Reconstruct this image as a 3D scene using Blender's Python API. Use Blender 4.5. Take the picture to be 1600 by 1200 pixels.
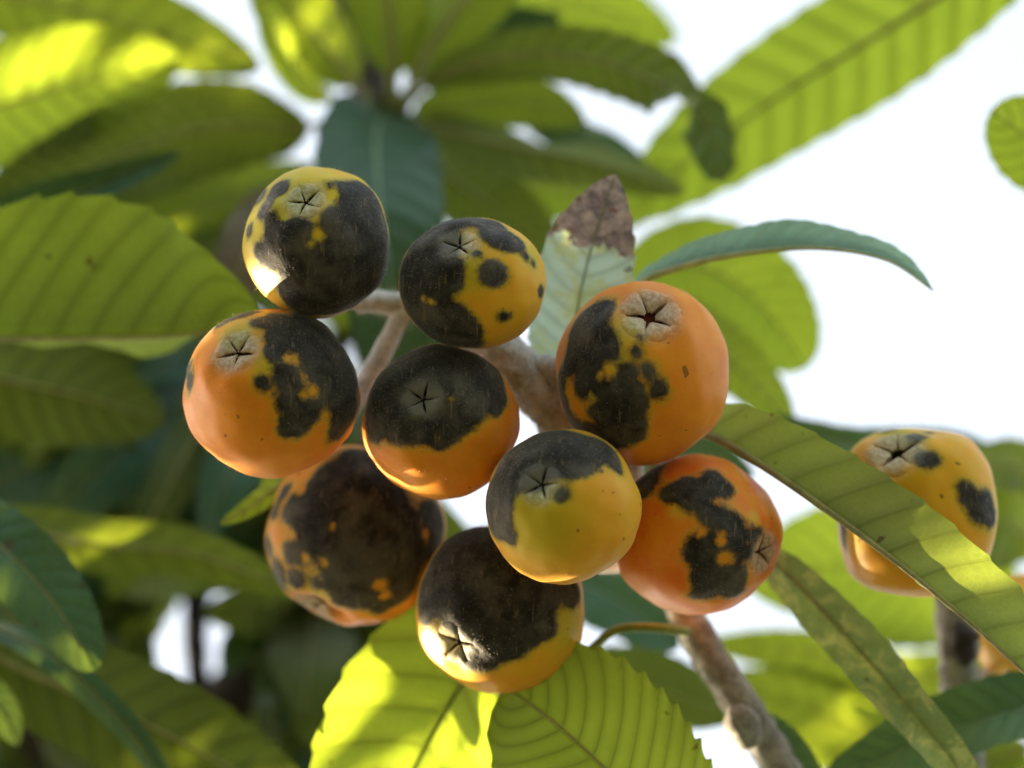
import bpy, math, random
import numpy as np
from mathutils import Vector, Matrix, noise as mnoise

for o in list(bpy.data.objects):
    bpy.data.objects.remove(o)
sc = bpy.context.scene
COL = sc.collection
random.seed(7)

# ------------------------------------------------------------------ camera
PITCH = math.radians(56)
CAM = Vector((0, 0, 1.5))
FW = Vector((0, math.cos(PITCH), math.sin(PITCH)))
UP = Vector((0, -math.sin(PITCH), math.cos(PITCH)))
RT = Vector((1, 0, 0))
VIEW_W = 0.26                       # metres seen across the frame at 1 m
cd = bpy.data.cameras.new('camera')
cam = bpy.data.objects.new('camera', cd)
COL.objects.link(cam)
cam.location = CAM
cam.rotation_euler = (math.radians(90) + PITCH, 0, 0)
cd.sensor_width = 36
cd.lens = 36 / VIEW_W
cd.clip_start = 0.05
cd.clip_end = 3000
cd.dof.use_dof = True
cd.dof.focus_distance = 0.99
cd.dof.aperture_fstop = 4.2
sc.camera = cam

# ------------------------------------------------------------------ light
SUN_CAM = Vector((-0.66, -0.42, 0.42)).normalized()      # right, up, forward: low sun behind the tree on the left
SUN = (RT * SUN_CAM.x + UP * SUN_CAM.y + FW * SUN_CAM.z).normalized()
sun_el = math.asin(SUN.z)
sun_az = math.atan2(SUN.x, SUN.y)
w = bpy.data.worlds.new('World')
sc.world = w
w.use_nodes = True
nt = w.node_tree
sky = nt.nodes.new('ShaderNodeTexSky')
sky.sky_type = 'NISHITA'
sky.sun_disc = False
sky.sun_elevation = sun_el
sky.sun_rotation = sun_az
sky.altitude = 0
sky.air_density = 1.0
sky.dust_density = 4.0
sky.ozone_density = 1.0
hsv = nt.nodes.new('ShaderNodeHueSaturation')
hsv.inputs['Saturation'].default_value = 0.45
nt.links.new(sky.outputs[0], hsv.inputs['Color'])
bg = nt.nodes['Background']
nt.links.new(hsv.outputs[0], bg.inputs['Color'])
bg.inputs['Strength'].default_value = 0.15
sl = bpy.data.lights.new('sun', 'SUN')
sl.energy = 5.0
sl.angle = math.radians(0.5)
sl.color = (1.0, 0.80, 0.52)
so = bpy.data.objects.new('sun', sl)
COL.objects.link(so)
so.rotation_euler = SUN.to_track_quat('Z', 'Y').to_euler()
so.location = CAM + SUN * 6
vs = sc.view_settings
vs.view_transform = 'Standard'
vs.look = 'None'
vs.gamma = 1
vs.use_curve_mapping = False
vs.exposure = 2.95
sc.cycles.max_bounces = 5
sc.cycles.diffuse_bounces = 3
sc.cycles.glossy_bounces = 2
sc.cycles.transmission_bounces = 3

# ------------------------------------------------------------------ helpers
def at(px, py, dz):
    """point seen at photo pixel (of 1600 x 1200), dz cm behind the 1 m plane"""
    d = 1.0 + dz / 100.0
    k = VIEW_W / 1600.0 * d
    return CAM + FW * d + RT * ((px - 800) * k) - UP * ((py - 600) * k)

def pxm(dz):
    return VIEW_W / 1600.0 * (1.0 + dz / 100.0)

def tag(o, label=None, cat=None, group=None, kind=None):
    if label: o['label'] = label
    if cat: o['category'] = cat
    if group: o['group'] = group
    if kind: o['kind'] = kind
    return o

def empty(name, loc):
    o = bpy.data.objects.new(name, None)
    o.empty_display_size = 0.01
    o.location = loc
    COL.objects.link(o)
    return o

def meshobj(name, verts, faces, mat, root, parent=None, attrs=None, smooth=True):
    """verts in world space; root = the thing's Empty; parent = root or one of its parts"""
    v = np.asarray(verts, dtype=np.float64)
    off = np.array(root.location) if root is not None else np.zeros(3)
    me = bpy.data.meshes.new(name)
    me.from_pydata((v - off).tolist(), [], faces)
    if attrs:
        for k, a in attrs.items():
            a = np.asarray(a, dtype=np.float32)
            if a.ndim == 1:
                at_ = me.attributes.new(k, 'FLOAT', 'POINT')
                at_.data.foreach_set('value', a)
            else:
                at_ = me.attributes.new(k, 'FLOAT_VECTOR', 'POINT')
                at_.data.foreach_set('vector', a.ravel())
    if smooth:
        me.polygons.foreach_set('use_smooth', [True] * len(me.polygons))
    me.materials.append(mat)
    me.update()
    o = bpy.data.objects.new(name, me)
    COL.objects.link(o)
    if root is not None:
        o.parent = parent if parent is not None else root
    return o

def spline(pts, n):
    """Catmull-Rom through pts, n samples, roughly even in arc length"""
    P = np.array([list(p) for p in pts], dtype=float)
    P = np.vstack([2 * P[0] - P[1], P, 2 * P[-1] - P[-2]])
    out = []
    for i in range(1, len(P) - 2):
        p0, p1, p2, p3 = P[i - 1], P[i], P[i + 1], P[i + 2]
        for t in np.linspace(0, 1, 24, endpoint=False):
            out.append(0.5 * ((2 * p1) + (-p0 + p2) * t + (2 * p0 - 5 * p1 + 4 * p2 - p3) * t * t
                              + (-p0 + 3 * p1 - 3 * p2 + p3) * t ** 3))
    out.append(P[-2])
    out = np.array(out)
    s = np.concatenate([[0], np.cumsum(np.linalg.norm(np.diff(out, axis=0), axis=1))])
    q = np.linspace(0, s[-1], n)
    return np.stack([np.interp(q, s, out[:, k]) for k in range(3)], axis=1), s[-1]

def tangents(C):
    T = np.gradient(C, axis=0)
    return T / np.linalg.norm(T, axis=1, keepdims=True)

def tube(C, R, seg=10, rough=0.0, seed=0, cap=True):
    C = np.asarray(C); n = len(C)
    T = tangents(C)
    ref = np.array([0.31, 0.52, 0.79])
    V, F, A = [], [], []
    prev = np.cross(T[0], ref); prev /= np.linalg.norm(prev)
    for i in range(n):
        a = prev - T[i] * np.dot(prev, T[i]); a /= np.linalg.norm(a); prev = a
        b = np.cross(T[i], a)
        for k in range(seg):
            th = 2 * math.pi * k / seg
            d = a * math.cos(th) + b * math.sin(th)
            r = R[i]
            if rough:
                p = C[i] + d * r
                r *= 1 + rough * mnoise.noise(Vector(p * 260) + Vector((seed, 0, 0))) + rough * .6 * mnoise.noise(Vector(p * 900))
            V.append(C[i] + d * r)
    for i in range(n - 1):
        for k in range(seg):
            k2 = (k + 1) % seg
            F.append((i * seg + k, i * seg + k2, (i + 1) * seg + k2, (i + 1) * seg + k))
    if cap:
        F.append(tuple(range(seg))[::-1])
        F.append(tuple((n - 1) * seg + k for k in range(seg)))
    return V, F

# ------------------------------------------------------------------ materials
def newmat(name):
    m = bpy.data.materials.new(name)
    m.use_nodes = True
    t = m.node_tree
    for n in list(t.nodes):
        t.nodes.remove(n)
    return m, t

class NB:
    """small node builder"""
    def __init__(s, t): s.t = t
    def n(s, typ, **kw):
        nd = s.t.nodes.new(typ)
        for k, v in kw.items(): setattr(nd, k, v)
        return nd
    def put(s, sock, v):
        if isinstance(v, bpy.types.NodeSocket): s.t.links.new(v, sock)
        elif isinstance(v, (tuple, list)) and len(v) == 3 and sock.type == 'RGBA': sock.default_value = (*v, 1)
        else: sock.default_value = v
    def math(s, op, a, b=0.0, c=0.0, clamp=False):
        nd = s.n('ShaderNodeMath', operation=op, use_clamp=clamp)
        for i, v in enumerate((a, b, c)): s.put(nd.inputs[i], v)
        return nd.outputs[0]
    def mix(s, f, a, b, blend='MIX'):
        nd = s.n('ShaderNodeMix', data_type='RGBA', blend_type=blend)
        s.put(nd.inputs['Factor'], f); s.put(nd.inputs['A'], a); s.put(nd.inputs['B'], b)
        return nd.outputs['Result']
    def mixf(s, f, a, b):
        nd = s.n('ShaderNodeMix', data_type='FLOAT')
        s.put(nd.inputs['Factor'], f); s.put(nd.inputs['A'], a); s.put(nd.inputs['B'], b)
        return nd.outputs['Result']
    def attr(s, name, out='Fac'):
        return s.n('ShaderNodeAttribute', attribute_name=name).outputs[out]
    def noise(s, scale, detail=3, rough=.55, vec=None, out='Fac', dist=0.0):
        nd = s.n('ShaderNodeTexNoise')
        nd.inputs['Scale'].default_value = scale; nd.inputs['Detail'].default_value = detail
        nd.inputs['Roughness'].default_value = rough; nd.inputs['Distortion'].default_value = dist
        if vec is None: vec = s.n('ShaderNodeTexCoord').outputs['Object']
        s.t.links.new(vec, nd.inputs['Vector'])
        return nd.outputs[out]
    def sstep(s, v, lo, hi):
        nd = s.n('ShaderNodeMapRange', interpolation_type='SMOOTHSTEP')
        s.put(nd.inputs['Value'], v)
        nd.inputs['From Min'].default_value = lo; nd.inputs['From Max'].default_value = hi
        return nd.outputs[0]

def leaf_mat(name, top, under, trans, tw=0.42, rough_top=0.36, mottled=0.0, dead=None, speck=0.0, veincol=(0.30, 0.36, 0.12)):
    m, t = newmat(name); b = NB(t)
    lf = b.attr('leaf', 'Vector')
    sep = b.n('ShaderNodeSeparateXYZ'); t.links.new(lf, sep.inputs[0])
    u, v, ph = sep.outputs
    av = b.math('ABSOLUTE', v)
    back = b.n('ShaderNodeNewGeometry').outputs['Backfacing']
    rnd = b.n('ShaderNodeObjectInfo').outputs['Random']
    # side veins: thin lines where the phase is a whole number
    fr = b.math('ABSOLUTE', b.math('SUBTRACT', b.math('FRACT', b.math('ADD', ph, 0.5)), 0.5))
    lat = b.math('SUBTRACT', 1.0, b.sstep(fr, 0.02, 0.085))
    pleat_shade = b.math('SUBTRACT', 1.0, b.sstep(fr, 0.0, 0.38))  # shading of the pleats put into the colour, darker near the side veins
    lat = b.math('MULTIPLY', lat, b.math('SUBTRACT', 1.0, b.math('MULTIPLY', av, 0.6)))
    mid = b.math('SUBTRACT', 1.0, b.sstep(av, 0.012, 0.05))
    vein = b.math('MAXIMUM', lat, mid)
    # fine net of veins
    vor = b.n('ShaderNodeTexVoronoi', feature='DISTANCE_TO_EDGE'); vor.inputs['Scale'].default_value = 520
    t.links.new(b.n('ShaderNodeTexCoord').outputs['Object'], vor.inputs['Vector'])
    net = b.math('SUBTRACT', 1.0, b.sstep(vor.outputs['Distance'], 0.0, 0.14))
    n1 = b.noise(55, 2); n2 = b.noise(260, 2, .65)
    tone = b.math('ADD', b.math('MULTIPLY', n1, .9), b.math('MULTIPLY', rnd, .6))
    tone = b.math('SUBTRACT', tone, .35, clamp=True)
    tc = b.mix(tone, tuple(c * .62 for c in top), tuple(min(1, c * 1.35) for c in top))
    tc = b.mix(b.math('MULTIPLY', net, .18), tc, veincol)
    tc = b.mix(b.math('MULTIPLY', vein, .45), tc, veincol)
    uc = b.mix(tone, tuple(c * .75 for c in under), tuple(min(1, c * 1.2) for c in under))
    uc = b.mix(b.math('MULTIPLY', net, .25), uc, tuple(c * .7 for c in under))
    uc = b.mix(b.math('MULTIPLY', vein, .75), uc, tuple(c * .55 for c in under))
    tr = b.mix(tone, tuple(c * .72 for c in trans), tuple(min(1, c * 1.2) for c in trans))
    tr = b.mix(b.math('MULTIPLY', n2, .35), tr, tuple(c * .5 for c in trans))
    tr = b.mix(b.math('MULTIPLY', net, .22), tr, tuple(min(1, c * 1.5) for c in trans))
    tr = b.mix(b.math('MULTIPLY', vein, .55), tr, tuple(c * .55 for c in trans))
    tr = b.mix(b.math('MULTIPLY', pleat_shade, .42), tr, tuple(c * .45 for c in trans))
    uc = b.mix(b.math('MULTIPLY', pleat_shade, .25), uc, tuple(c * .55 for c in under))
    if mottled:
        mo = b.math('MULTIPLY', b.sstep(b.noise(140, 5, .7, dist=.8), .47, .60), mottled)
        tc = b.mix(mo, tc, (0.42, 0.40, 0.16)); uc = b.mix(mo, uc, (0.36, 0.34, .12)); tr = b.mix(mo, tr, (0.52, 0.56, 0.14))
    # brown specks and pinholes of wear
    sp = b.math('MULTIPLY', b.sstep(b.noise(210, 2, .4), .725, .78), .75 if speck == 0 else min(1, speck))
    tc = b.mix(sp, tc, (0.07, 0.045, 0.02)); uc = b.mix(sp, uc, (0.09, 0.06, 0.025)); tr = b.mix(sp, tr, (.06, .03, .01))
    twv = tw
    if dead is not None:
        edge = b.math('ADD', u, b.math('ADD', b.math('MULTIPLY', b.math('SUBTRACT', b.noise(120, 4, .7), .5), .22), b.math('MULTIPLY', av, -.03)))
        dd = b.sstep(edge, dead - .012, dead + .012)
        dc = b.mix(b.sstep(b.noise(170, 4, .7), .35, .65), (0.16, 0.14, 0.18), (0.56, 0.50, 0.53))
        dc = b.mix(b.sstep(b.noise(330, 3), .62, .7), dc, (0.20, 0.09, 0.04))
        dc = b.mix(b.math('MULTIPLY', vein, .6), dc, (0.07, 0.055, 0.05))
        rim = b.math('MULTIPLY', b.sstep(edge, dead - .05, dead), .7)
        tc = b.mix(rim, tc, (0.45, 0.42, 0.12)); uc = b.mix(rim, uc, (0.45, 0.42, 0.12))
        tc = b.mix(dd, tc, dc); uc = b.mix(dd, uc, dc); tr = b.mix(dd, tr, b.mix(.5, dc, (0.16, .14, .17)))
        twv = b.mixf(dd, tw, .22)
    base = b.mix(back, tc, uc)
    p = b.n('ShaderNodeBsdfPrincipled')
    b.put(p.inputs['Base Color'], base)
    rg = b.mixf(back, rough_top, .72)
    b.put(p.inputs['Roughness'], b.math('ADD', rg, b.math('MULTIPLY', b.math('SUBTRACT', n2, .5), .25)))
    b.put(p.inputs['Specular IOR Level'], b.mixf(back, .55, .18))
    b.put(p.inputs['Sheen Weight'], b.mixf(back, .05, .35))
    p.inputs['Sheen Roughness'].default_value = .5
    bump = b.n('ShaderNodeBump'); bump.inputs['Strength'].default_value = .35; bump.inputs['Distance'].default_value = .0006
    h = b.math('ADD', b.math('MULTIPLY', vein, -1.0), b.math('MULTIPLY', n2, .7))
    b.put(bump.inputs['Height'], h)
    t.links.new(bump.outputs[0], p.inputs['Normal'])
    tl = b.n('ShaderNodeBsdfTranslucent'); b.put(tl.inputs['Color'], tr)
    t.links.new(bump.outputs[0], tl.inputs['Normal'])
    ms = b.n('ShaderNodeMixShader'); b.put(ms.inputs[0], twv)
    t.links.new(p.outputs[0], ms.inputs[1]); t.links.new(tl.outputs[0], ms.inputs[2])
    t.links.new(ms.outputs[0], b.n('ShaderNodeOutputMaterial').inputs['Surface'])
    return m

G_TOP = (0.035, 0.115, 0.075); G_UND = (0.16, 0.245, 0.065); G_TR = (0.30, 0.38, 0.02)  # teal of the top colour stands in for blue sky reflection
M_LEAF = leaf_mat('loquat_leaf', G_TOP, G_UND, G_TR)
M_YOUNG = leaf_mat('loquat_leaf_young', (0.07, 0.15, 0.06), (0.20, 0.27, 0.06), (0.42, 0.55, 0.035), tw=.5)
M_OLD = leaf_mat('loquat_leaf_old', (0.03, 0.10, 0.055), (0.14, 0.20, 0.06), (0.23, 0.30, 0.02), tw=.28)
M_MOTTLE = leaf_mat('loquat_leaf_mottled', (0.17, 0.31, 0.21), (0.26, 0.30, 0.12), (0.35, 0.42, 0.06), tw=.3, mottled=.7)
M_DEADTIP = leaf_mat('loquat_leaf_withered_tip', (0.48, 0.68, 0.56), (0.3, 0.36, .2), (0.62, 0.82, 0.64), tw=.52, rough_top=.6, mottled=.6, dead=.69, veincol=(0.26, .50, .42))
M_TOP = leaf_mat('loquat_leaf_thick', (0.014, 0.105, 0.075), G_UND, (0.20, 0.30, 0.03), tw=.14, rough_top=.42, veincol=(0.10, .22, .14))  # deeper teal top: bluish sky tint put into the colour
M_TEAL = leaf_mat('loquat_leaf_teal', (0.20, 0.40, 0.30), (0.24, 0.26, 0.10), (0.30, 0.52, 0.32), tw=.36, rough_top=.5)  # lighter, more teal top than the other leaves
M_DARK = leaf_mat('loquat_leaf_painted_shade', (0.02, 0.075, 0.04), (0.095, 0.14, 0.035), (0.16, 0.215, 0.012), tw=.24)  # darker leaf copy, lower-left shade put into the colour
M_PALE = leaf_mat('loquat_leaf_pale', (0.10, 0.2, 0.08), (0.27, 0.33, 0.12), (0.40, 0.50, 0.06), tw=.42)
M_DRY = leaf_mat('loquat_leaf_dry', (0.16, 0.13, 0.10), (0.20, 0.18, 0.15), (0.16, 0.12, 0.06), tw=.12, rough_top=.7)

def simple_mat(name, c1, c2, scale, rough=.7, sheen=.3, tw=0.0, bumpd=.0005, c3=None, bs=.5):
    m, t = newmat(name); b = NB(t)
    n1 = b.noise(scale, 5, .65); n2 = b.noise(scale * 4.3, 4, .7)
    c = b.mix(b.sstep(b.math('ADD', b.math('MULTIPLY', n1, .65), b.math('MULTIPLY', n2, .35)), .38, .62), c1, c2)
    if c3: c = b.mix(b.sstep(b.noise(scale * .45, 3), .58, .68), c, c3)
    p = b.n('ShaderNodeBsdfPrincipled'); b.put(p.inputs['Base Color'], c)
    p.inputs['Roughness'].default_value = rough; p.inputs['Sheen Weight'].default_value = sheen
    p.inputs['Specular IOR Level'].default_value = .3
    bump = b.n('ShaderNodeBump'); bump.inputs['Strength'].default_value = bs; bump.inputs['Distance'].default_value = bumpd
    b.put(bump.inputs['Height'], n2); t.links.new(bump.outputs[0], p.inputs['Normal'])
    out = b.n('ShaderNodeOutputMaterial')
    if tw:
        tl = b.n('ShaderNodeBsdfTranslucent'); b.put(tl.inputs['Color'], c)
        ms = b.n('ShaderNodeMixShader'); ms.inputs[0].default_value = tw
        t.links.new(p.outputs[0], ms.inputs[1]); t.links.new(tl.outputs[0], ms.inputs[2])
        t.links.new(ms.outputs[0], out.inputs['Surface'])
    else:
        t.links.new(p.outputs[0], out.inputs['Surface'])
    return m

M_RIB = simple_mat('leaf_rib', (0.20, 0.20, 0.06), (0.34, 0.32, 0.11), 180, .6, .4, .15)
M_RIBGREEN = simple_mat('leaf_stalk_green', (0.15, 0.24, 0.04), (0.26, 0.36, 0.07), 180, .6, .3, .2)
M_RIBLIGHT = simple_mat('leaf_stalk_light', (0.34, 0.38, 0.14), (0.52, 0.54, 0.24), 180, .6, .4, .3)
M_RIBPALE = simple_mat('leaf_rib_pale', (0.20, 0.36, 0.26), (0.28, 0.42, 0.28), 180, .6, .3, .15)
M_WOOL = simple_mat('woolly_stalk', (0.46, 0.50, 0.56), (0.80, 0.84, 0.90), 300, .9, .5, 0, .0012, (0.40, .36, .32), 1.0)
M_TWIG = simple_mat('twig_bark', (0.17, 0.165, 0.155), (0.42, 0.42, 0.40), 230, .9, .5, 0, .001, (0.11, .095, .075), 1.0)
M_BARK = simple_mat('dark_bark', (0.02, 0.015, 0.011), (0.07, 0.052, 0.038), 120, .9, .1, 0, .002, (0.03, .025, .02), 1.0)
M_ROT = simple_mat('black_rot', (0.008, 0.007, 0.007), (0.05, 0.03, 0.02), 700, .6, .1, 0, .001, None, 1.0)
M_FUZZ = simple_mat('pale_fuzz', (0.42, 0.38, 0.28), (0.6, 0.55, 0.42), 300, .8, .0, .5)
M_SEPAL = simple_mat('calyx_lobe', (0.30, 0.29, 0.24), (0.48, 0.47, 0.42), 420, .9, .7, 0, .0006, (0.20, .18, .12), 1.0)
M_SEPALDK = simple_mat('calyx_lobe_sooty', (0.05, 0.048, 0.04), (0.19, 0.18, 0.15), 420, .9, .6, 0, .0006, (0.04, .04, .03), 1.0)
M_CUP = simple_mat('calyx_cup', (0.05, 0.010, 0.006), (0.20, 0.03, 0.012), 500, .6, .0)
M_CUPDK = simple_mat('calyx_cup_dark', (0.008, 0.006, 0.005), (0.03, 0.016, 0.01), 500, .7, .0)

def fruit_mat(name, main, second, tip):
    """main skin colour, second tone, unripe colour; dark scab where the attribute 'scab' is above zero"""
    m, t = newmat(name); b = NB(t)
    scab = b.attr('scab'); ripe = b.attr('unripe'); cal = b.attr('cal')
    n1 = b.noise(60, 4, .6); n2 = b.noise(230, 5, .65); n3 = b.noise(900, 3, .6)
    s = b.math('ADD', scab, b.math('MULTIPLY', b.math('SUBTRACT', n2, .5), .15))
    s = b.math('ADD', s, b.math('MULTIPLY', b.math('SUBTRACT', n3, .5), .07))
    s = b.math('ADD', s, b.math('MULTIPLY', b.math('SUBTRACT', b.noise(125, 2, .5), .5), .13))
    mask = b.sstep(s, -.042, .050)
    halo = b.math('MULTIPLY', b.sstep(s, -.10, .0), .55)
    c = b.mix(b.sstep(n1, .36, .64), main, second)
    c = b.mix(b.math('MULTIPLY', b.sstep(n3, .55, .7), .12), c, tuple(min(1, x * 1.2) for x in second))
    un = b.math('MULTIPLY', b.sstep(b.math('ADD', ripe, b.math('MULTIPLY', b.math('SUBTRACT', n1, .5), .5)), .1, 1.0), .85)
    c = b.mix(un, c, tip)
    c = b.mix(halo, c, tuple(x * .80 for x in tip))
    # small freckles and scratches on the sound skin
    fk = b.sstep(b.noise(330, 2, .4), .715, .76)
    c = b.mix(b.math('MULTIPLY', fk, .7), c, (0.10, 0.045, 0.01))
    # grey down round the calyx
    dn = b.math('MULTIPLY', b.sstep(b.math('ADD', cal, b.math('MULTIPLY', b.math('SUBTRACT', n2, .5), .5)), .30, 1.10), .72)
    c = b.mix(dn, c, b.mix(b.sstep(n3, .35, .65), (0.20, 0.225, 0.165), (0.41, 0.44, 0.39)))
    # scab
    sc1 = b.mix(b.sstep(n2, .35, .68), (0.008, 0.0075, 0.0055), (0.034, 0.031, 0.025))
    sc1 = b.mix(b.math('MULTIPLY', b.sstep(n1, .46, .66), .75), sc1, (0.095, 0.086, 0.066))
    sc1 = b.mix(b.math('MULTIPLY', b.sstep(n3, .60, .72), .4), sc1, (0.12, 0.105, 0.08))
    wv = b.n('ShaderNodeTexNoise'); wv.inputs['Scale'].default_value = 1.0; wv.inputs['Detail'].default_value = 3
    mp = b.n('ShaderNodeMapping'); mp.inputs['Scale'].default_value = (900, 130, 260); mp.inputs['Rotation'].default_value = (.6, .4, .9)
    t.links.new(b.n('ShaderNodeTexCoord').outputs['Object'], mp.inputs[0]); t.links.new(mp.outputs[0], wv.inputs['Vector'])
    sc1 = b.mix(b.math('MULTIPLY', b.sstep(wv.outputs['Fac'], .60, .72), .6), sc1, (0.16, 0.115, 0.065))
    sc1 = b.mix(b.math('MULTIPLY', dn, .62), sc1, (0.25, .245, .21))
    c = b.mix(mask, c, sc1)
    p = b.n('ShaderNodeBsdfPrincipled'); b.put(p.inputs['Base Color'], c)
    b.put(p.inputs['Roughness'], b.mixf(mask, .48, .72))
    p.inputs['Specular IOR Level'].default_value = .2
    b.put(p.inputs['Sheen Weight'], b.mixf(mask, .08, .20))
    p.inputs['Sheen Roughness'].default_value = .45
    bump = b.n('ShaderNodeBump'); bump.inputs['Strength'].default_value = .5; bump.inputs['Distance'].default_value = .0006
    sm = b.sstep(scab, -.03, .05)
    hh = b.math('ADD', b.math('MULTIPLY', b.math('MULTIPLY', n3, sm), .6), b.math('MULTIPLY', n2, b.mixf(sm, .12, .9)))
    b.put(bump.inputs['Height'], hh); t.links.new(bump.outputs[0], p.inputs['Normal'])
    t.links.new(p.outputs[0], b.n('ShaderNodeOutputMaterial').inputs['Surface'])
    return m

ORANGE = (0.66, 0.205, 0.007); ORANGE2 = (0.72, 0.265, 0.012); DEEP = (0.70, 0.155, 0.008)
YEL = (0.66, 0.37, 0.014); YEL2 = (0.68, 0.31, 0.014); YG = (0.44, 0.38, 0.015)
M_FO = fruit_mat('loquat_skin_orange', ORANGE, ORANGE2, (0.52, 0.40, 0.02))
M_FD = fruit_mat('loquat_skin_deep_orange', DEEP, ORANGE2, (0.62, 0.38, 0.03))
M_FY = fruit_mat('loquat_skin_yellow', YEL, YEL2, YG)
M_FG = fruit_mat('loquat_skin_yellow_green', (0.60, 0.44, 0.015), (0.66, 0.40, 0.02), YG)

# ------------------------------------------------------------------ ground (below the frame)
m, t = newmat('dry_grass_ground'); b = NB(t)
c = b.mix(b.sstep(b.noise(3, 6, .7), .35, .65), (0.035, 0.045, 0.018), (0.10, 0.085, 0.045))
p = b.n('ShaderNodeBsdfPrincipled'); b.put(p.inputs['Base Color'], c); p.inputs['Roughness'].default_value = .95
t.links.new(p.outputs[0], b.n('ShaderNodeOutputMaterial').inputs['Surface'])
g = meshobj('ground', [(-1500, -1500, 0), (1500, -1500, 0), (1500, 1500, 0), (-1500, 1500, 0)], [(0, 1, 2, 3)], m, None, smooth=False)
tag(g, kind='structure')

# ------------------------------------------------------------------ leaves
def lerp_list(v, t):
    if np.isscalar(v): return np.full_like(t, float(v))
    k = np.array([a for a, _ in v], float); y = np.array([q for _, q in v], float)
    return np.interp(t, k, y)

HOLES = []
def leaf_geom(pts, w, aL=0, aR=0, face='U', roll=0, wl=1.0, wr=1.0, a=0.75, bq=0.62, pet=0.12, nv=13, teeth=.05, pleat=.035,
              wave=6, nt=72, nh=11, seed=0, vk=None, facing=None):
    rs = random.Random(seed * 7919 + 13)
    P = [q if isinstance(q, Vector) else at(*q) for q in pts]
    pts = [(0, 0, 0) if isinstance(q, Vector) else q for q in pts]
    C, L = spline(P, nt)
    T = tangents(C)
    V = np.array([CAM - Vector(c) for c in C]) if facing is None else np.tile(np.array(facing, float), (nt, 1)); V /= np.linalg.norm(V, axis=1, keepdims=True)
    N = V - T * np.sum(V * T, axis=1, keepdims=True)
    N /= np.maximum(np.linalg.norm(N, axis=1, keepdims=True), 1e-6)
    for i in range(1, nt):                      # keep the frame steady where the midrib points at the viewer
        if np.dot(N[i], N[i - 1]) < 0.6:
            q = N[i - 1] - T[i] * np.dot(N[i - 1], T[i]); N[i] = q / np.linalg.norm(q)
    for _ in range(3):
        N[1:-1] = (N[:-2] + N[1:-1] * 2 + N[2:]) / 4
        N /= np.linalg.norm(N, axis=1, keepdims=True)
    S = np.cross(T, N)
    tt = np.linspace(0, 1, nt)
    tb = np.clip((tt - pet) / (1 - pet), 0, 1)
    tm = a / (a + bq)
    prof = (np.maximum(tb, 1e-6) ** a) * (np.maximum(1 - tb, 0) ** bq) / (tm ** a * (1 - tm) ** bq)
    W = w * pxm(np.mean([q[2] for q in pts])) * prof
    al = np.radians(lerp_list(aL, tt)); ar = np.radians(lerp_list(aR, tt)); ro = np.radians(lerp_list(roll, tt))
    p1, p2, p3 = rs.random() * 6, rs.random() * 6, rs.random() * 6
    al = al + np.radians(wave) * np.sin(tt * 9 + p1); ar = ar + np.radians(wave) * np.sin(tt * 8 + p2)
    ar = ar + ro; al = al - ro
    topsign = 1.0 if face == 'T' else -1.0
    if vk is None: vk = min(.30, 0.75 * w * pxm(pts[0][2]) / L)
    verts = []; attr = []
    js = np.arange(-nh, nh + 1) / nh
    for i in range(nt):
        for v in js:
            if v < 0: D = -S[i] * math.cos(al[i]) + N[i] * math.sin(al[i]); Nh = N[i] * math.cos(al[i]) + S[i] * math.sin(al[i]); k = wl
            else:     D = S[i] * math.cos(ar[i]) + N[i] * math.sin(ar[i]); Nh = N[i] * math.cos(ar[i]) - S[i] * math.sin(ar[i]); k = wr
            x = abs(v)
            ph = nv * (tb[i] - vk * x ** 1.25) + .5
            wi = W[i] * k
            if x > .8 and teeth:
                saw = (ph * 1.0) % 1.0
                wi = wi * (1 + teeth * (saw ** 1.6 - .4) * (x - .8) / .2)
            h = pleat * w * pxm(0) * (abs(math.sin(math.pi * ph)) - .6) * min(1, x * 3.5) * (prof[i] ** .5)
            droop = -.10 * wi * x * x                     # margins bend down
            ripple = .05 * W[i] * x * x * math.sin(tt[i] * 23 + p3 + (2 if v < 0 else 0))
            pos = C[i] + D * wi * x + Nh * topsign * (h + droop) + Nh * ripple
            verts.append(pos); attr.append((tb[i], v, ph))
    m2 = 2 * nh + 1
    i0 = max(0, int(pet * nt) - 1)
    faces = []
    for i in range(i0, nt - 1):
        for j in range(m2 - 1):
            q = (i * m2 + j, (i + 1) * m2 + j, (i + 1) * m2 + j + 1, i * m2 + j + 1)
            faces.append(q if face == 'U' else q[::-1])
    # drop unused petiole rows
    verts = np.array(verts); attr = np.array(attr)
    verts = verts[i0 * m2:]; attr = attr[i0 * m2:]
    faces = [tuple(x - i0 * m2 for x in f) for f in faces]
    return C, N, T, L, W, verts, faces, attr, topsign, (al, ar)

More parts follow.
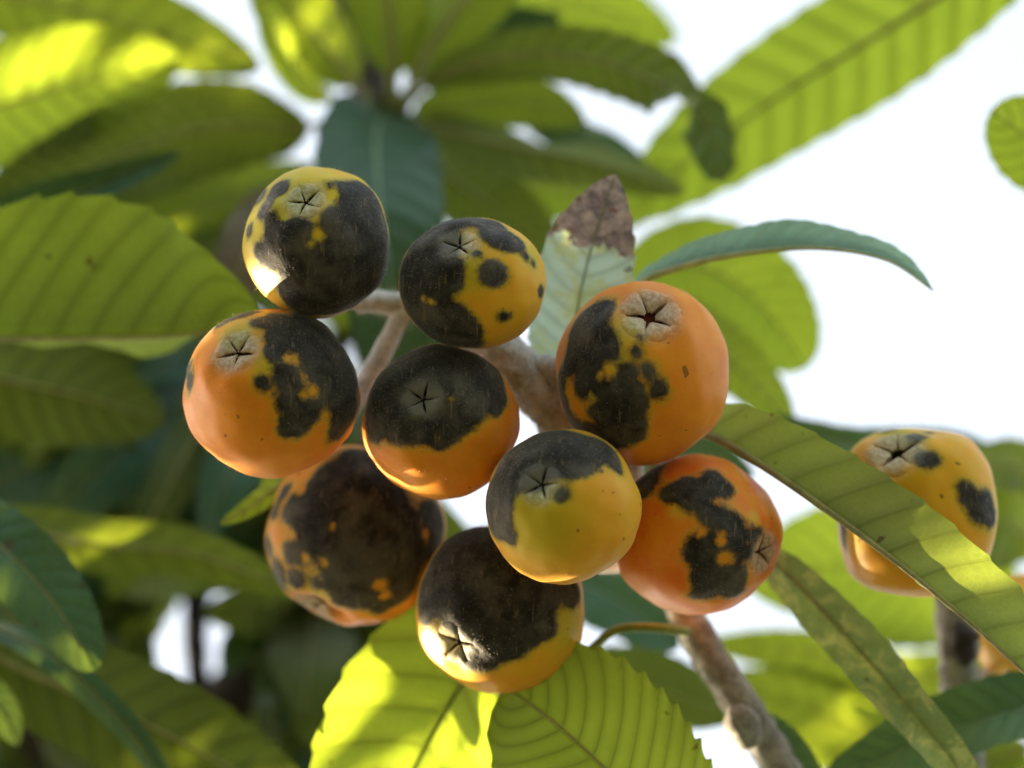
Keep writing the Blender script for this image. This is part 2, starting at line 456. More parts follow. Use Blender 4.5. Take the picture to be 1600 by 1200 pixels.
NLEAF = [0]
def leaf(root, pts, w, mat=None, rib=None, ribr=1.0, label=None, side=False, **kw):
    NLEAF[0] += 1
    kw.setdefault('seed', NLEAF[0])
    mat = mat or M_LEAF
    if mat is M_LEAF and kw.get('face') == 'T': mat = M_TOP
    C, N, T, L, W, V, F, A, ts, (al, ar) = leaf_geom(pts, w, **kw)
    o = meshobj('leaf', V, F, mat, root, attrs={'leaf': A})
    if label: o['label'] = label
    n = len(C)
    r0 = max(.0007, min(.0016, .0085 * L)) * ribr
    tt = np.linspace(0, 1, n)
    R = r0 * (1 - .82 * tt ** .8)
    # the bisector of the two halves points to the top side; the rib sits below it
    bis = np.array([N[i] * math.cos((ar[i] - al[i]) / 2) - np.cross(T[i], N[i]) * math.sin((ar[i] - al[i]) / 2) for i in range(n)])
    Cr = C - bis * ts * (R * .55)[:, None]
    step = 2
    idx = list(range(0, n, step)) + ([n - 1] if (n - 1) % step else [])
    tv, tf = tube(Cr[idx], R[idx], 7)
    meshobj('midrib', tv, tf, rib or M_RIB, root, parent=o)
    return o

def stem(root, pts, radii, mat, name='stem', seg=16, n=60, rough=.10, seed=0):
    C, L = spline([at(*q) for q in pts], n)
    k = np.linspace(0, 1, len(radii))
    R = np.interp(np.linspace(0, 1, n), k, radii)
    tv, tf = tube(C, R, seg, rough, seed)
    return meshobj(name, tv, tf, mat, root), C, R

def hairs(root, C, R, count, mat, length, parent=None, seed=0, name='fuzz', width=.00005):
    """short down on a stalk, one mesh"""
    rs = np.random.RandomState(seed)
    T = tangents(C); V = []; F = []
    for _ in range(count):
        i = rs.randint(1, len(C) - 1)
        d = rs.normal(size=3); d -= T[i] * np.dot(d, T[i]); d /= np.linalg.norm(d)
        c = C[i] + (C[i + 1] - C[i]) * rs.rand() + d * R[i] * .97
        tip = c + (d + .6 * rs.normal(size=3)) * length * (.5 + rs.rand())
        s = np.cross(d, rs.normal(size=3)); s /= np.linalg.norm(s)
        k = len(V); V += [c - s * width, c + s * width, tip]; F.append((k, k + 1, k + 2))
    return tag(meshobj(name, V, F, mat, root, parent=parent), kind='stuff')

# ------------------------------------------------------------------ fruits
def camvec(p):
    q = Vector(p) - CAM
    return q
def fruit(label, c, rx, ry, dz, calpx, spots, holes, crop, mat, attach, unripe=(), tall=1.0, rz=None, sooty=False, lump=.045,
          cupdark=False, squash=None, seed=0, back=False, open_=1.0, dent=None, boxy=0.0, grow=1.0):
    """c: centre px; rx, ry: half width and height px; calpx: calyx px; spots: (x, y, r) in crop px"""
    k = pxm(dz)
    cen = np.array(at(c[0], c[1], dz))
    X = np.array(RT); Y = np.array(UP); Z = -np.array(FW)            # right, up, to viewer
    R = (rx + ry) / 2 * k
    sx, sy = rx / ((rx + ry) / 2), ry / ((rx + ry) / 2)
    ax = np.array([(calpx[0] - c[0]) / rx, -(calpx[1] - c[1]) / ry])
    rr = min(.98, np.linalg.norm(ax))
    az = math.sqrt(1 - rr * rr) * (-1 if back else 1)
    axis = np.array([ax[0], ax[1], az]); axis /= np.linalg.norm(axis)
    e1 = np.cross(axis, [0.2, 1, 0.1]); e1 /= np.linalg.norm(e1); e2 = np.cross(axis, e1)
    nu, nvv = 128, 88
    off = Vector((seed * 3.7, seed * 1.3, 0))
    CR = .20 * open_                         # calyx mouth, in units of R
    def to_world(q):                         # q: unit-sphere-like camera-frame coordinates
        q = np.asarray(q)
        return cen + R * (q[..., 0:1] * sx * X + q[..., 1:2] * sy * Y + q[..., 2:3] * Z)
    def surf(d, th, f):
        rad = 1 + lump * mnoise.noise(Vector(d * 1.5) + off) + lump * .35 * mnoise.noise(Vector(d * 4) + off)
        rad += .012 * math.cos(5 * (f - ph0) + math.pi) * math.exp(-((th - .38) / .25) ** 2)     # five faint ribs towards the calyx
        rad -= .055 * math.exp(-(th / .20) ** 2) - .018 * math.exp(-((th - .42) / .16) ** 2)
        rad -= .10 * math.exp(-((math.pi - th) / .55) ** 2)                                 # shoulder towards the stalk
        return rad
    def shape(d, rad):
        if boxy:
            mx = (abs(d[0]) ** 4 + abs(d[1]) ** 4 + abs(d[2]) ** 4) ** .25; rad *= 1 + boxy * (1 / mx - 1.13)
        if dent:
            for (dx, dy, dzz, amp, wd) in dent:
                dd = np.array([dx, dy, dzz]); dd = dd / np.linalg.norm(dd)
                rad -= amp * math.exp(-(math.acos(max(-1, min(1, float(np.dot(d, dd))))) / wd) ** 2)
        return rad
    ph0 = random.Random(seed + 5).random() * 6
    V = []; Q = []; cal = []
    for i in range(nvv + 1):
        s = i / nvv
        th = math.pi * (s ** 1.25 if s < .5 else 1 - (1 - s) ** 1.25 * (.5 / .5 ** 1.25) * 1.0) if False else math.pi * s
        for j in range(nu):
            f = 2 * math.pi * j / nu
            d = axis * math.cos(th) + (e1 * math.cos(f) + e2 * math.sin(f)) * math.sin(th)
            rad = surf(d, th, f) - .16 * math.exp(-(th / (.19 * open_)) ** 6)
            rad = shape(d, rad)
            q = d * rad
            V.append(q); Q.append(d); cal.append(th)
    V = np.array(V); Q = np.array(Q); cal = np.array(cal)
    F = []
    for i in range(nvv):
        for j in range(nu):
            j2 = (j + 1) % nu
            F.append((i * nu + j, (i + 1) * nu + j, (i + 1) * nu + j2, i * nu + j2))
    def lift(x, y):
        px = crop[0] + x * crop[2]; py = crop[1] + y * crop[2]
        u = (px - c[0]) / rx; v = -(py - c[1]) / ry; r = math.hypot(u, v)
        if r > .985: u, v = u / r * .985, v / r * .985; r = .985
        return np.array([u, v, math.sqrt(1 - r * r)])
    sd = np.full(len(V), -1.0)
    for (x, y, r) in spots:
        lc = lift(x, y)
        s = (r * crop[2] / ((rx + ry) / 2)) * grow * (1.0 + .9 * (1 - lc[2])) + .018 - np.linalg.norm(Q - lc, axis=1)
        kk = .09
        h = np.clip(.5 + .5 * (sd - s) / kk, 0, 1)
        sd = s * (1 - h) + sd * h + kk * h * (1 - h)
    for (x, y, r) in holes:
        s = np.linalg.norm(Q - lift(x, y), axis=1) - r * crop[2] / ((rx + ry) / 2)
        sd = np.minimum(sd, s)
    un = np.zeros(len(V))
    for (x, y, r) in unripe:
        un = np.maximum(un, np.exp(-(np.linalg.norm(Q - lift(x, y), axis=1) / (r * crop[2] / ((rx + ry) / 2))) ** 2))
    calv = 1.05 * np.exp(-(cal / (.36 * open_)) ** 3)
    basepole = to_world((-axis * .9)[None])[0]
    root = empty('loquat_fruit', Vector(basepole))
    tag(root, label, 'fruit', 'ripening loquats with dark scab')
    body = meshobj('skin', to_world(V), F, mat, root, attrs={'scab': sd, 'unripe': un, 'cal': calv})
    # --- calyx: dark cup and five downy lobes closing over it
    def polar(r, f, h):
        d = axis * h + (e1 * math.cos(f) + e2 * math.sin(f)) * r
        return d
    top = 1 + .0
    cv = []; cf = []
    ns = 20
    for rr_, hh in ((CR * 1.1, .860), (CR * .8, .850), (CR * .4, .845), (.001, .84)):
        for j in range(ns): cv.append(polar(rr_, 2 * math.pi * j / ns, hh))
    for i in range(3):
        for j in range(ns):
            j2 = (j + 1) % ns; cf.append((i * ns + j, i * ns + j2, (i + 1) * ns + j2, (i + 1) * ns + j))
    cup = meshobj('calyx', to_world(np.array(cv)), cf, M_CUPDK if cupdark else M_CUP, root)
    rs = random.Random(seed + 5)
    def field(D):
        D = D / np.linalg.norm(D, axis=1, keepdims=True)
        k_ = np.argmax(D @ Q.T, axis=1)
        return sd[k_], un[k_]
    for s5 in range(5):
        fm = ph0 + s5 * 2 * math.pi / 5 + rs.uniform(-.07, .07); skew = rs.uniform(-.14, .14)
        lv = []; lfc = []; dv = []
        na, nr = 10, 13
        reach = rs.uniform(.015, .045) if open_ <= 1 else rs.uniform(.055, .085)
        hgt = rs.uniform(-.012, .012)
        for a_ in range(nr):
            u = a_ / (nr - 1)                       # 0 outer .. 1 tip
            th_ = .33 * open_ * (1 - u) + reach * u
            gap = (.011 * open_) * min(1, max(0, (.21 * open_ - th_) / .08))
            half = max(math.pi / 5 * 1.012 - gap / max(th_, .035) - .08 * u ** 4, .12)
            for b_ in range(na + 1):
                g_ = (b_ / na) * 2 - 1
                f_ = fm + g_ * half + skew * u * u
                d_ = axis * math.cos(th_) + (e1 * math.cos(f_) + e2 * math.sin(f_)) * math.sin(th_)
                puff = .020 * open_ ** 3 * (1 - g_ * g_) * math.sin(math.pi * u ** .8) - .016 * abs(g_) ** 3 * min(1, u * 2.0) + hgt * u
                rad_ = shape(d_, surf(d_, th_, f_)) - .022 * (1 - u) ** 6 - .030 * u ** 4 + puff
                lv.append(d_ * rad_); dv.append(1.05 * math.exp(-(th_ / (.36 * open_)) ** 3) + .22 * u * (1 - g_ * g_))
        w_ = na + 1
        for a_ in range(nr - 1):
            for b_ in range(na):
                lfc.append((a_ * w_ + b_, a_ * w_ + b_ + 1, (a_ + 1) * w_ + b_ + 1, (a_ + 1) * w_ + b_))
        lv = np.array(lv); f_sd, f_un = field(lv)
        so_ = meshobj('sepal', to_world(lv), lfc, mat, root, parent=cup, attrs={'scab': f_sd, 'unripe': f_un, 'cal': np.array(dv)})
        md = so_.modifiers.new('thick', 'SOLIDIFY'); md.thickness = .0009; md.offset = -1
    # --- down
    rg = np.random.RandomState(seed + 11)
    hv = []; hf = []
    Wv = to_world(V)
    for _ in range(2600):
        i = rg.randint(nu * 6, len(V) - nu * 3)
        d = (Wv[i] - cen); d /= np.linalg.norm(d)
        jit = rg.normal(size=3) * R * .012
        base = Wv[i] + jit - d * (np.dot(jit, d) + .0001)
        tipp = base + (d + rg.normal(size=3) * .35) * (.0004 + .0006 * rg.rand())
        s = np.cross(d, rg.normal(size=3)); s /= np.linalg.norm(s); s *= .000028
        k0 = len(hv); hv += [base - s, base + s, tipp]; hf.append((k0, k0 + 1, k0 + 2))
    tag(meshobj('fuzz', hv, hf, M_FUZZ, root), kind='stuff')
    # --- stalk to the fruiting stem
    if attach is not None:
        A0 = Vector(basepole); A1 = Vector(attach)
        midp = A0 + (A0 - Vector(cen)).normalized() * (A1 - A0).length * .35
        Cc, _ = spline([A0 - (A0 - Vector(cen)).normalized() * .002, (A0 + midp * 2) / 3, (midp + A1) / 2, A1], 20)
        tv, tf = tube(Cc, np.linspace(.0031, .0027, 20), 10, .12, seed)
        st = meshobj('stalk', tv, tf, M_WOOL, root)
        hairs(root, Cc, np.full(20, .0028), 260, M_FUZZ, .0011, parent=st, seed=seed)
    return root

# ================================================================== the fruiting branch
rootA = empty('loquat_branch', at(1290, 1330, 4))
tag(rootA, 'woolly grey fruiting branch that carries the cluster of spotted loquats', 'branch')
PED = [(1290, 1330, 4), (1190, 1150, 4), (1105, 1020, 4.2), (1050, 920, 4.6), (980, 810, 4.8), (900, 700, 4.5)]
stA, CA, RA = stem(rootA, PED, [.0056, .0052, .0047, .0047, .0048, .0048], M_TWIG, seg=20, n=90, rough=.14)
# the upper, white-woolly part of the stalk
PED2 = [(960, 785, 4.8), (908, 712, 3.9), (870, 655, 2.6), (825, 592, 2.2), (780, 545, 2.4), (700, 500, 3.0), (640, 478, 3.2), (560, 470, 3.4)]
st2, C2, R2 = stem(rootA, PED2, [.0046, .0054, .0060, .0060, .0058, .0038, .0032, .0030], M_WOOL, name='panicle_stalk', seg=20, n=80, rough=.22, seed=4)
hairs(rootA, C2, R2, 4200, M_FUZZ, .0013, parent=st2, seed=3)
hairs(rootA, CA, RA, 3000, M_FUZZ, .0009, parent=stA, seed=9)
# bract scar and node
C, R = spline([at(835, 565, 2.0), at(858, 572, 1.8), at(868, 605, 1.8)], 8)[0], np.array([.0012, .0022, .0026, .0026, .0024, .002, .0014, .0006])
tv, tf = tube(C, R, 8, .3, 2); meshobj('bract', tv, tf, M_WOOL, rootA)
C = spline([at(1150, 1105, 3.6), at(1158, 1125, 3.5), at(1172, 1165, 3.6)], 8)[0]
tv, tf = tube(C, np.array([.002, .0038, .0046, .0048, .0046, .0042, .0038, .0034]), 12, .15, 3); meshobj('node', tv, tf, M_TWIG, rootA)

Y = dict
leaf(rootA, [(1072, 985, 3.8), (1030, 980, 3.0), (960, 984, 3.0), (890, 1035, 3.6), (815, 1035, 4.4), (745, 1045, 4.6), (690, 1120, 4.3), (620, 1260, 4.0), (570, 1400, 3.6)],
     172, M_YOUNG, M_RIBGREEN, face='U', aL=-52, aR=3, pet=.36, a=.55, bq=.6, nv=9, ribr=1.3, label='glowing yellow-green leaf lit through by the sun')
leaf(rootA, [(1230, 1500, 1), (1110, 1370, .5), (985, 1240, .5), (880, 1140, 1), (788, 1070, 1.6)], 150, M_LEAF, face='U', aL=-12, aR=-12, a=.9, bq=.42, pet=.1, nv=17, teeth=.08, nt=110)
leaf(rootA, [(890, 672, 4.6), (893, 590, 3.9), (903, 480, 3.2), (926, 380, 2.6), (962, 272, 2.0)], 80, M_DEADTIP, M_RIBPALE, face='T', aL=14, aR=18, a=.75, bq=.75, pet=.06, nv=13,
     teeth=.07, pleat=.03, label='pale leaf with a withered grey tip')
leaf(rootA, [(935, 560, 4.8), (990, 455, 3.8), (1070, 418, 3.2), (1170, 397, 2.6), (1280, 389, 2.2), (1385, 407, 2), (1458, 454, 2)], 62, M_TEAL, M_RIBLIGHT, ribr=1.5, face='T', aL=-42, aR=-112, wr=.45, a=.8, bq=.7, pet=.14, nv=17, pleat=.06)
leaf(rootA, [(1165, 1120, 4.4), (1205, 1140, 4.6), (1250, 1200, 4.8), (1300, 1290, 5)], 30, M_LEAF, face='T', aL=10, aR=20, pet=.05, a=.5)
leaf(rootA, [(985, 800, 4.6), (1040, 690, 4.8), (1100, 675, 3), (1190, 724, 1.2), (1310, 808, .2), (1430, 900, -.8), (1550, 1002, -1.8), (1700, 1145, -3)],
     98, M_PALE, face='U', aL=-6, aR=-96, wr=.22, pet=.16, a=.62, bq=.5, nv=14, ribr=1.1, nt=110, pleat=.035)
leaf(rootA, [(480, 735, 5.2), (432, 762, 4.4), (395, 790, 4), (345, 820, 4)], 17, M_YOUNG, face='U', aL=-15, aR=-15, pet=.05, a=.6, nv=6)
leaf(rootA, [(470, 720, 5.4), (430, 745, 5), (405, 790, 4.8)], 16, M_YOUNG, face='U', aL=-15, aR=-15, pet=.05, a=.6, nv=6)
leaf(rootA, [(1080, 960, 4.8), (1140, 850, 5), (1215, 885, 4), (1300, 970, 3.4), (1395, 1075, 2.8), (1485, 1185, 2.2), (1570, 1300, 2)], 46, M_MOTTLE, face='T', aL=[(0, 40), (1, 30)], aR=30, pet=.22, a=.5, nv=16, pleat=.03)

# attach points along the stalks
def along(C, f): return C[int(f * (len(C) - 1))]
F1 = fruit('yellow-green loquat with a sooty lower half and scattered round dark spots round its calyx', (496, 379), 115, 118, 0.4, (481, 316),
    [(330,240,52),(290,280,36),(250,385,48),(305,455,40),(190,280,36),(140,520,30),(680,235,24),(330,560,80),(225,670,50),(480,560,100),(310,690,90),(750,480,100),(900,480,120),
     (840,330,80),(800,250,60),(900,280,80),(980,430,110),(700,700,180),(520,780,170),(900,750,250),(650,950,200),(470,960,100),(850,950,150),(1000,600,120),(1040,750,80)],
    [(610,560,38),(560,620,26)], (360, 240, .2333), M_FG, along(C2, .97), unripe=[(350,300,260),(150,480,200)], seed=1, cupdark=True, grow=1.14)
F2 = fruit('yellow loquat with one lone round dark spot and a sooty left side', (738, 443), 116, 103, -0.1, (718, 384),
    [(250,450,190),(200,600,150),(350,300,120),(400,500,120),(450,420,80),(300,750,180),(470,780,100),(530,850,90),(400,900,150),(330,200,130),(250,300,120),(780,220,95),(850,250,58),
     (735,480,84),(800,755,32),(720,130,60),(630,340,24),(550,110,70),(950,360,18),(1000,400,14),(1065,580,22)],
    [(270,640,22),(320,660,22)], (600, 320, .2333), M_FY, along(C2, .70), unripe=[(560,480,170),(1000,350,150)], seed=2, cupdark=True, grow=1.07)
F3 = fruit('large orange loquat with a red-centred calyx and a sooty right shoulder', (424, 613), 138, 131, 0.2, (376, 548),
    [(450,90,50),(520,80,38),(600,150,55),(680,120,70),(730,240,95),(700,330,72),(850,200,130),(950,150,100),(1000,350,150),(1100,300,100),(620,530,52),(760,480,85),(800,560,85),(760,650,65),
     (850,740,100),(810,800,85),(930,690,65),(1080,550,115),(1000,450,120),(1130,700,100),(1100,830,65),(1150,450,100),(110,510,55),(90,450,40),(310,130,26)],
    [(930,585,36),(1000,735,32),(770,380,18),(880,610,20)], (270, 470, .2416), M_FO, along(C2, .88), unripe=[(460,200,170),(640,420,110)], seed=3)
F4 = fruit('orange loquat whose upper half and calyx are covered by a black scab', (688, 658), 122, 120, 0.5, (661, 621),
    [(300,250,200),(500,200,220),(700,250,200),(850,300,180),(950,420,125),(1040,440,50),(200,450,150),(150,600,105),(180,680,55),(350,550,180),(400,690,85),(550,600,190),(600,735,72),(670,720,58),
     (750,580,120),(840,560,75),(300,650,100),(900,250,150)], [], (550, 520, .225), M_FO, along(C2, .50), unripe=[], seed=4, sooty=True, cupdark=True)
F5 = fruit('tall orange loquat with a pale open calyx and black blotches down one flank', (1004, 583), 136, 143, 0.7, (1012, 491),
    [(200,450,85),(250,350,100),(330,260,65),(300,450,105),(380,480,62),(150,560,60),(250,600,80),(480,640,62),(540,500,36),(570,430,24),(620,630,42),(670,730,56),(480,750,100),(540,800,64),(330,700,70),
     (230,720,50),(430,880,120),(320,880,52),(500,950,72),(420,1000,80),(540,1010,36),(120,800,36),(150,890,40),(220,960,40),(300,980,50),(380,1040,60),(100,680,40),(410,660,50)],
    [(375,610,44),(330,640,24)], (850, 420, .2583), M_FO, along(CA, .80), unripe=[(480,380,120),(440,560,100),(300,760,90)], seed=5, open_=1.2, grow=1.12)
F6 = fruit('lumpy orange loquat almost wholly blackened, with a pinched fold at its base', (556, 834), 141, 142, 3.9, (480, 965),
    [(650,100,80),(500,250,140),(640,300,200),(800,350,160),(450,400,150),(280,420,75),(230,410,48),(230,340,22),(600,550,220),(400,550,120),(330,530,55),(850,600,220),(780,750,200),(600,750,130),(550,830,90),
     (900,800,120),(240,680,46),(310,690,55),(160,800,46),(270,840,40),(400,870,28),(600,960,80),(660,980,56),(740,900,80),(900,900,80),(1110,500,90),(1130,650,60),(980,550,70),(1000,700,60),(110,820,28),(100,900,36),(120,420,36),(170,300,40),(90,640,30),
     (480,700,80),(800,1000,56)], [(330,705,26),(500,510,16),(450,730,24),(790,870,42),(1060,560,24),(820,940,34)], (400, 690, .25), M_FO, along(C2, .62), unripe=[(420,880,150),(200,870,100)], seed=6,
    dent=[(-.42, -.78, .46, .20, .15), (-.66, -.70, .30, .14, .14), (-.20, -.90, .38, .13, .12), (.15, -.96, .2, .05, .12)], lump=.05, cupdark=True, grow=1.15)
F7 = fruit('round yellow loquat with a sooty cap and grey calyx lying over the lowest fruit', (879, 792), 121, 121, -0.9, (843, 752),
    [(385,400,70),(440,470,40),(380,330,80),(600,90,110),(750,110,90),(700,170,70),(480,160,105),(420,260,70),(400,360,75),(420,440,54),(400,300,85),(540,150,85),(830,110,55),(900,170,30),(915,190,20),(870,130,46),(650,140,75),(560,230,55),(670,300,26),(500,230,55)],
    [], (630, 660, .3665), M_FY, along(CA, .92), unripe=[(560,420,240)], seed=7, sooty=False, cupdark=True)
F8 = fruit('yellow loquat with a black upper side and sunlit calyx, the lowest of the cluster', (782, 951), 134, 133, 2.0, (714, 1001),
    [(300,520,150),(200,600,120),(130,700,90),(400,650,200),(500,800,150),(580,720,100),(600,850,50),(450,900,110),(370,980,60),(300,1000,50),(620,700,55),(710,720,46),(740,715,22),(250,780,100),(320,880,75),(110,780,50),
     (380,560,150),(520,640,110)], [], (630, 660, .3665), M_FY, along(CA, .70), unripe=[(700,850,150)], seed=8)
F9 = fruit('deep orange loquat with its calyx turned aside and a jagged black patch', (1086, 836), 132, 124, 1.6, (1192, 862),
    [(440,330,60),(540,280,70),(560,350,80),(620,330,72),(700,270,78),(710,220,46),(780,300,46),(660,430,72),(700,480,80),(800,500,72),(850,560,64),(590,640,72),(570,720,64),(680,640,80),(850,620,64),(950,600,52),
     (1000,570,32),(830,700,72),(900,690,55),(700,800,130),(650,880,80),(680,940,70),(800,850,110),(830,940,62),(620,970,36),(250,280,90),(300,200,60)], [(745,620,26),(770,730,48),(620,560,24)],
    (940, 690, .2417), M_FD, along(CA, .60), unripe=[(480,420,80),(960,480,70)], seed=9)

# ================================================================== twig with the lone fruit
rootC = empty('loquat_branch', at(1540, 1330, 6))
tag(rootC, 'thin grey twig with a black rotten patch below the lone yellow loquat', 'branch')
stC, CC, RC = stem(rootC, [(1540, 1330, 6), (1512, 1180, 6), (1500, 1080, 6), (1495, 980, 6), (1490, 890, 6)], [.0060, .0042, .0050, .0056, .0050], M_TWIG, seg=18, n=60, rough=.2, seed=5)
hairs(rootC, CC, RC, 1200, M_FUZZ, .0008, parent=stC, seed=21)
Cr, _ = spline([at(1508, 1040, 5.55), at(1503, 1000, 5.5), at(1500, 970, 5.55)], 14)
tv, tf = tube(Cr, np.array([.0008, .002, .003, .0036, .0038, .004, .0037, .0036, .0038, .0036, .003, .0026, .002, .0008]), 14, .5, 8)
meshobj('rotten_patch', tv, tf, M_ROT, rootC)
F10 = fruit('lone yellow loquat with a dark double spot, half hidden by a long leaf', (1431, 800), 132, 141, 2.6, (1392, 703),
    [(410,80,32),(560,155,38),(590,290,42),(640,290,24),(840,480,60),(930,540,70),(960,590,46),(800,420,26),(880,560,55),(130,660,40),(140,730,35),(645,100,16)], [], (1270, 640, .275), M_FY, along(CC, .97),
    unripe=[(450,120,120)], seed=10, open_=1.15, boxy=.5, cupdark=True)
F11 = fruit('yellow loquat mostly hidden behind the long leaf beside the rotten twig', (1612, 985), 92, 92, 7.5, (1650, 930), [(900, 500, 60)], [], (1350, 850, .3), M_FY, along(CC, .55), seed=11)
leaf(rootC, [(1800, 1045, 4.4), (1690, 1085, 4.4), (1590, 1108, 4.4), (1480, 1142, 4.6), (1380, 1182, 4.8), (1278, 1225, 5)], 62, M_LEAF, M_RIBPALE, face='T', aL=40, aR=14, pet=.05, a=.7, bq=.7, nv=16, pleat=.05)

# ================================================================== upper rosette
rootB = empty('loquat_branch', at(520, -60, 19))
tag(rootB, 'dark upper branch ending in a rosette of drooping blurred leaves above the cluster', 'branch')
stem(rootB, [(505, -90, 19), (535, 0, 18), (560, 70, 17), (585, 140, 16), (612, 175, 15)], [.0050, .0048, .0046, .0072, .0050], M_BARK, rough=.2, seed=11)
def LB(*a, **k): return leaf(rootB, *a, **k)
LB([(600, 168, 15), (588, 220, 12.5), (596, 330, 10.5), (612, 470, 10), (600, 625, 10.5)], 98, M_LEAF, M_RIBPALE, face='T', aL=8, aR=14, pet=.0, a=.38, bq=.6, nv=12)
LB([(625, 172, 15), (690, 118, 14), (800, 88, 13), (920, 92, 12), (1030, 130, 11), (1100, 185, 10), (1130, 285, 9.5)], 52, M_OLD, face='U', aL=-10, aR=-20, roll=[(0, 0), (.70, 0), (.84, 150), (1, 170)], bq=.36, pet=.08, a=.55, nv=17, pleat=.24)
LB([(590, 175, 15), (455, 200, 15), (370, 195, 14.5), (270, 212, 14), (140, 262, 13), (-60, 345, 12)], 84, M_OLD, face='U', aL=-8, aR=-8, pet=.16, a=.5, nv=19, pleat=.20)
LB([(612, 165, 15), (612, 60, 14), (596, -60, 13), (580, -200, 12)], 70, M_LEAF, M_RIBLIGHT, face='U', aL=-20, aR=-20, pet=.12, a=.6, ribr=3.0)
LB([(630, 168, 15), (668, 80, 14), (740, -20, 13), (830, -160, 12)], 70, M_LEAF, M_RIBLIGHT, face='U', aL=-40, aR=-30, pet=.1, a=.6, ribr=3.0)
LB([(590, 165, 15), (520, 90, 15), (455, 10, 14), (400, -110, 13)], 62, M_LEAF, face='U', aL=-20, aR=-20, pet=.14, a=.5, ribr=1.6)
LB([(570, 165, 15), (490, 140, 15), (445, 80, 14), (410, 0, 13)], 34, M_YOUNG, face='U', aL=-20, aR=-50, pet=.2, a=.5)
LB([(630, 150, 17), (700, 70, 17), (780, 45, 17), (880, 30, 17)], 40, M_LEAF, face='T', aL=20, aR=20, pet=.15, a=.5)
LB([(630, 150, 18), (760, 50, 18), (900, 10, 18), (1060, 62, 18)], 68, M_YOUNG, face='U', aL=-10, aR=-10, pet=.14, a=.5)
LB([(630, 180, 15), (730, 165, 14), (830, 160, 13.5), (915, 190, 13)], 46, M_LEAF, face='U', aL=-10, aR=-20, pet=.06, a=.5)
LB([(630, 185, 15), (770, 222, 13), (920, 252, 12), (1070, 300, 11)], 46, M_OLD, face='U', aL=[(0, -10), (.5, -75), (1, -40)], aR=-8, pet=.08, a=.5)
LB([(640, 195, 16), (700, 270, 15), (780, 330, 14), (880, 400, 13)], 62, M_OLD, face='U', aL=-10, aR=-10, pet=.1, a=.5, pleat=.10)
LB([(820, 190, 15), (880, 210, 15), (950, 232, 14), (1010, 262, 13)], 30, M_LEAF, face='T', aL=20, aR=10, pet=.0, a=.5)
LB([(700, 260, 18), (850, 290, 17), (960, 320, 16), (1010, 345, 15)], 55, M_LEAF, face='U', aL=-20, aR=-20, pet=.2, a=.6)
LB([(560, 210, 17), (470, 275, 16), (350, 318, 15), (170, 370, 14)], 60, M_LEAF, face='U', aL=-30, aR=-20, pet=.2, a=.6)
LB([(590, 190, 17), (480, 330, 16), (380, 400, 15), (250, 470, 14)], 85, M_OLD, face='U', aL=-20, aR=-20, pet=.2, a=.6)
LB([(450, 280, 12), (410, 340, 11.5), (378, 410, 11), (345, 505, 11)], 46, M_DRY, face='U', aL=-15, aR=-15, pet=.05, a=.5)

# ================================================================== left branch, its wood out of frame
rootE = empty('loquat_branch', at(-330, 700, 9))
tag(rootE, 'leafy branch whose broad backlit leaf points at the orange fruit', 'branch')
stem(rootE, [(-330, 700, 9), (-300, 540, 8), (-280, 340, 10), (-260, 150, 13), (-240, -100, 15)], [.006, .0055, .005, .0045, .004], M_TWIG, seed=12)
def LE(*a, **k): return leaf(rootE, *a, **k)
LE([(-300, 560, 8), (-160, 536, 6.5), (0, 529, 5.4), (150, 528, 4.8), (290, 523, 4.4), (410, 500, 4.2)], 222, M_YOUNG, face='U', aL=-4, aR=-93, wr=.7, pet=.08, a=.85, bq=.62, nv=12, pleat=.01, nt=100, ribr=1.2)
LE([(-250, -60, 14), (-100, -30, 14), (80, 8, 14), (250, 50, 14), (408, 108, 14)], 72, M_LEAF, face='U', aL=-10, aR=-10, pet=.1, a=.6)
LE([(-260, 200, 13), (-120, 195, 13), (0, 165, 13), (140, 125, 13), (282, 92, 13)], 100, M_YOUNG, face='U', aL=-10, aR=-10, pet=.1, a=.6)
LE([(-280, 380, 10), (-100, 370, 10), (60, 322, 10), (180, 280, 10), (282, 238, 10)], 36, M_LEAF, face='T', aL=25, aR=30, pet=.1, a=.6)
LE([(-290, 480, 9), (-120, 545, 9), (0, 590, 10), (130, 620, 11), (260, 660, 12)], 95, M_DARK, face='U', aL=-15, aR=-15, pet=.1, a=.6)

# ================================================================== upper right branch, its wood out of frame
rootF = empty('loquat_branch', at(1820, -140, 9))
tag(rootF, 'leafy branch with a long yellow-green leaf slanting across the white sky', 'branch')
stem(rootF, [(1820, -140, 9), (1800, 60, 9), (1790, 240, 8), (1800, 330, 8)], [.005, .005, .0045, .003], M_TWIG, seed=13)
leaf(rootF, [(1805, -100, 9), (1660, -120, 10), (1500, -25, 11), (1340, 75, 12), (1180, 175, 13), (950, 350, 14)], 98, M_YOUNG, face='U', aL=-10, aR=-10, pet=.14, a=.55, bq=.62, nv=15, pleat=.10, teeth=.06)
leaf(rootF, [(1795, 270, 8), (1720, 265, 7.5), (1640, 235, 7), (1548, 172, 7)], 78, M_YOUNG, face='U', aL=-10, aR=-10, pet=.1, a=.55, bq=.5, nv=10, pleat=.04)

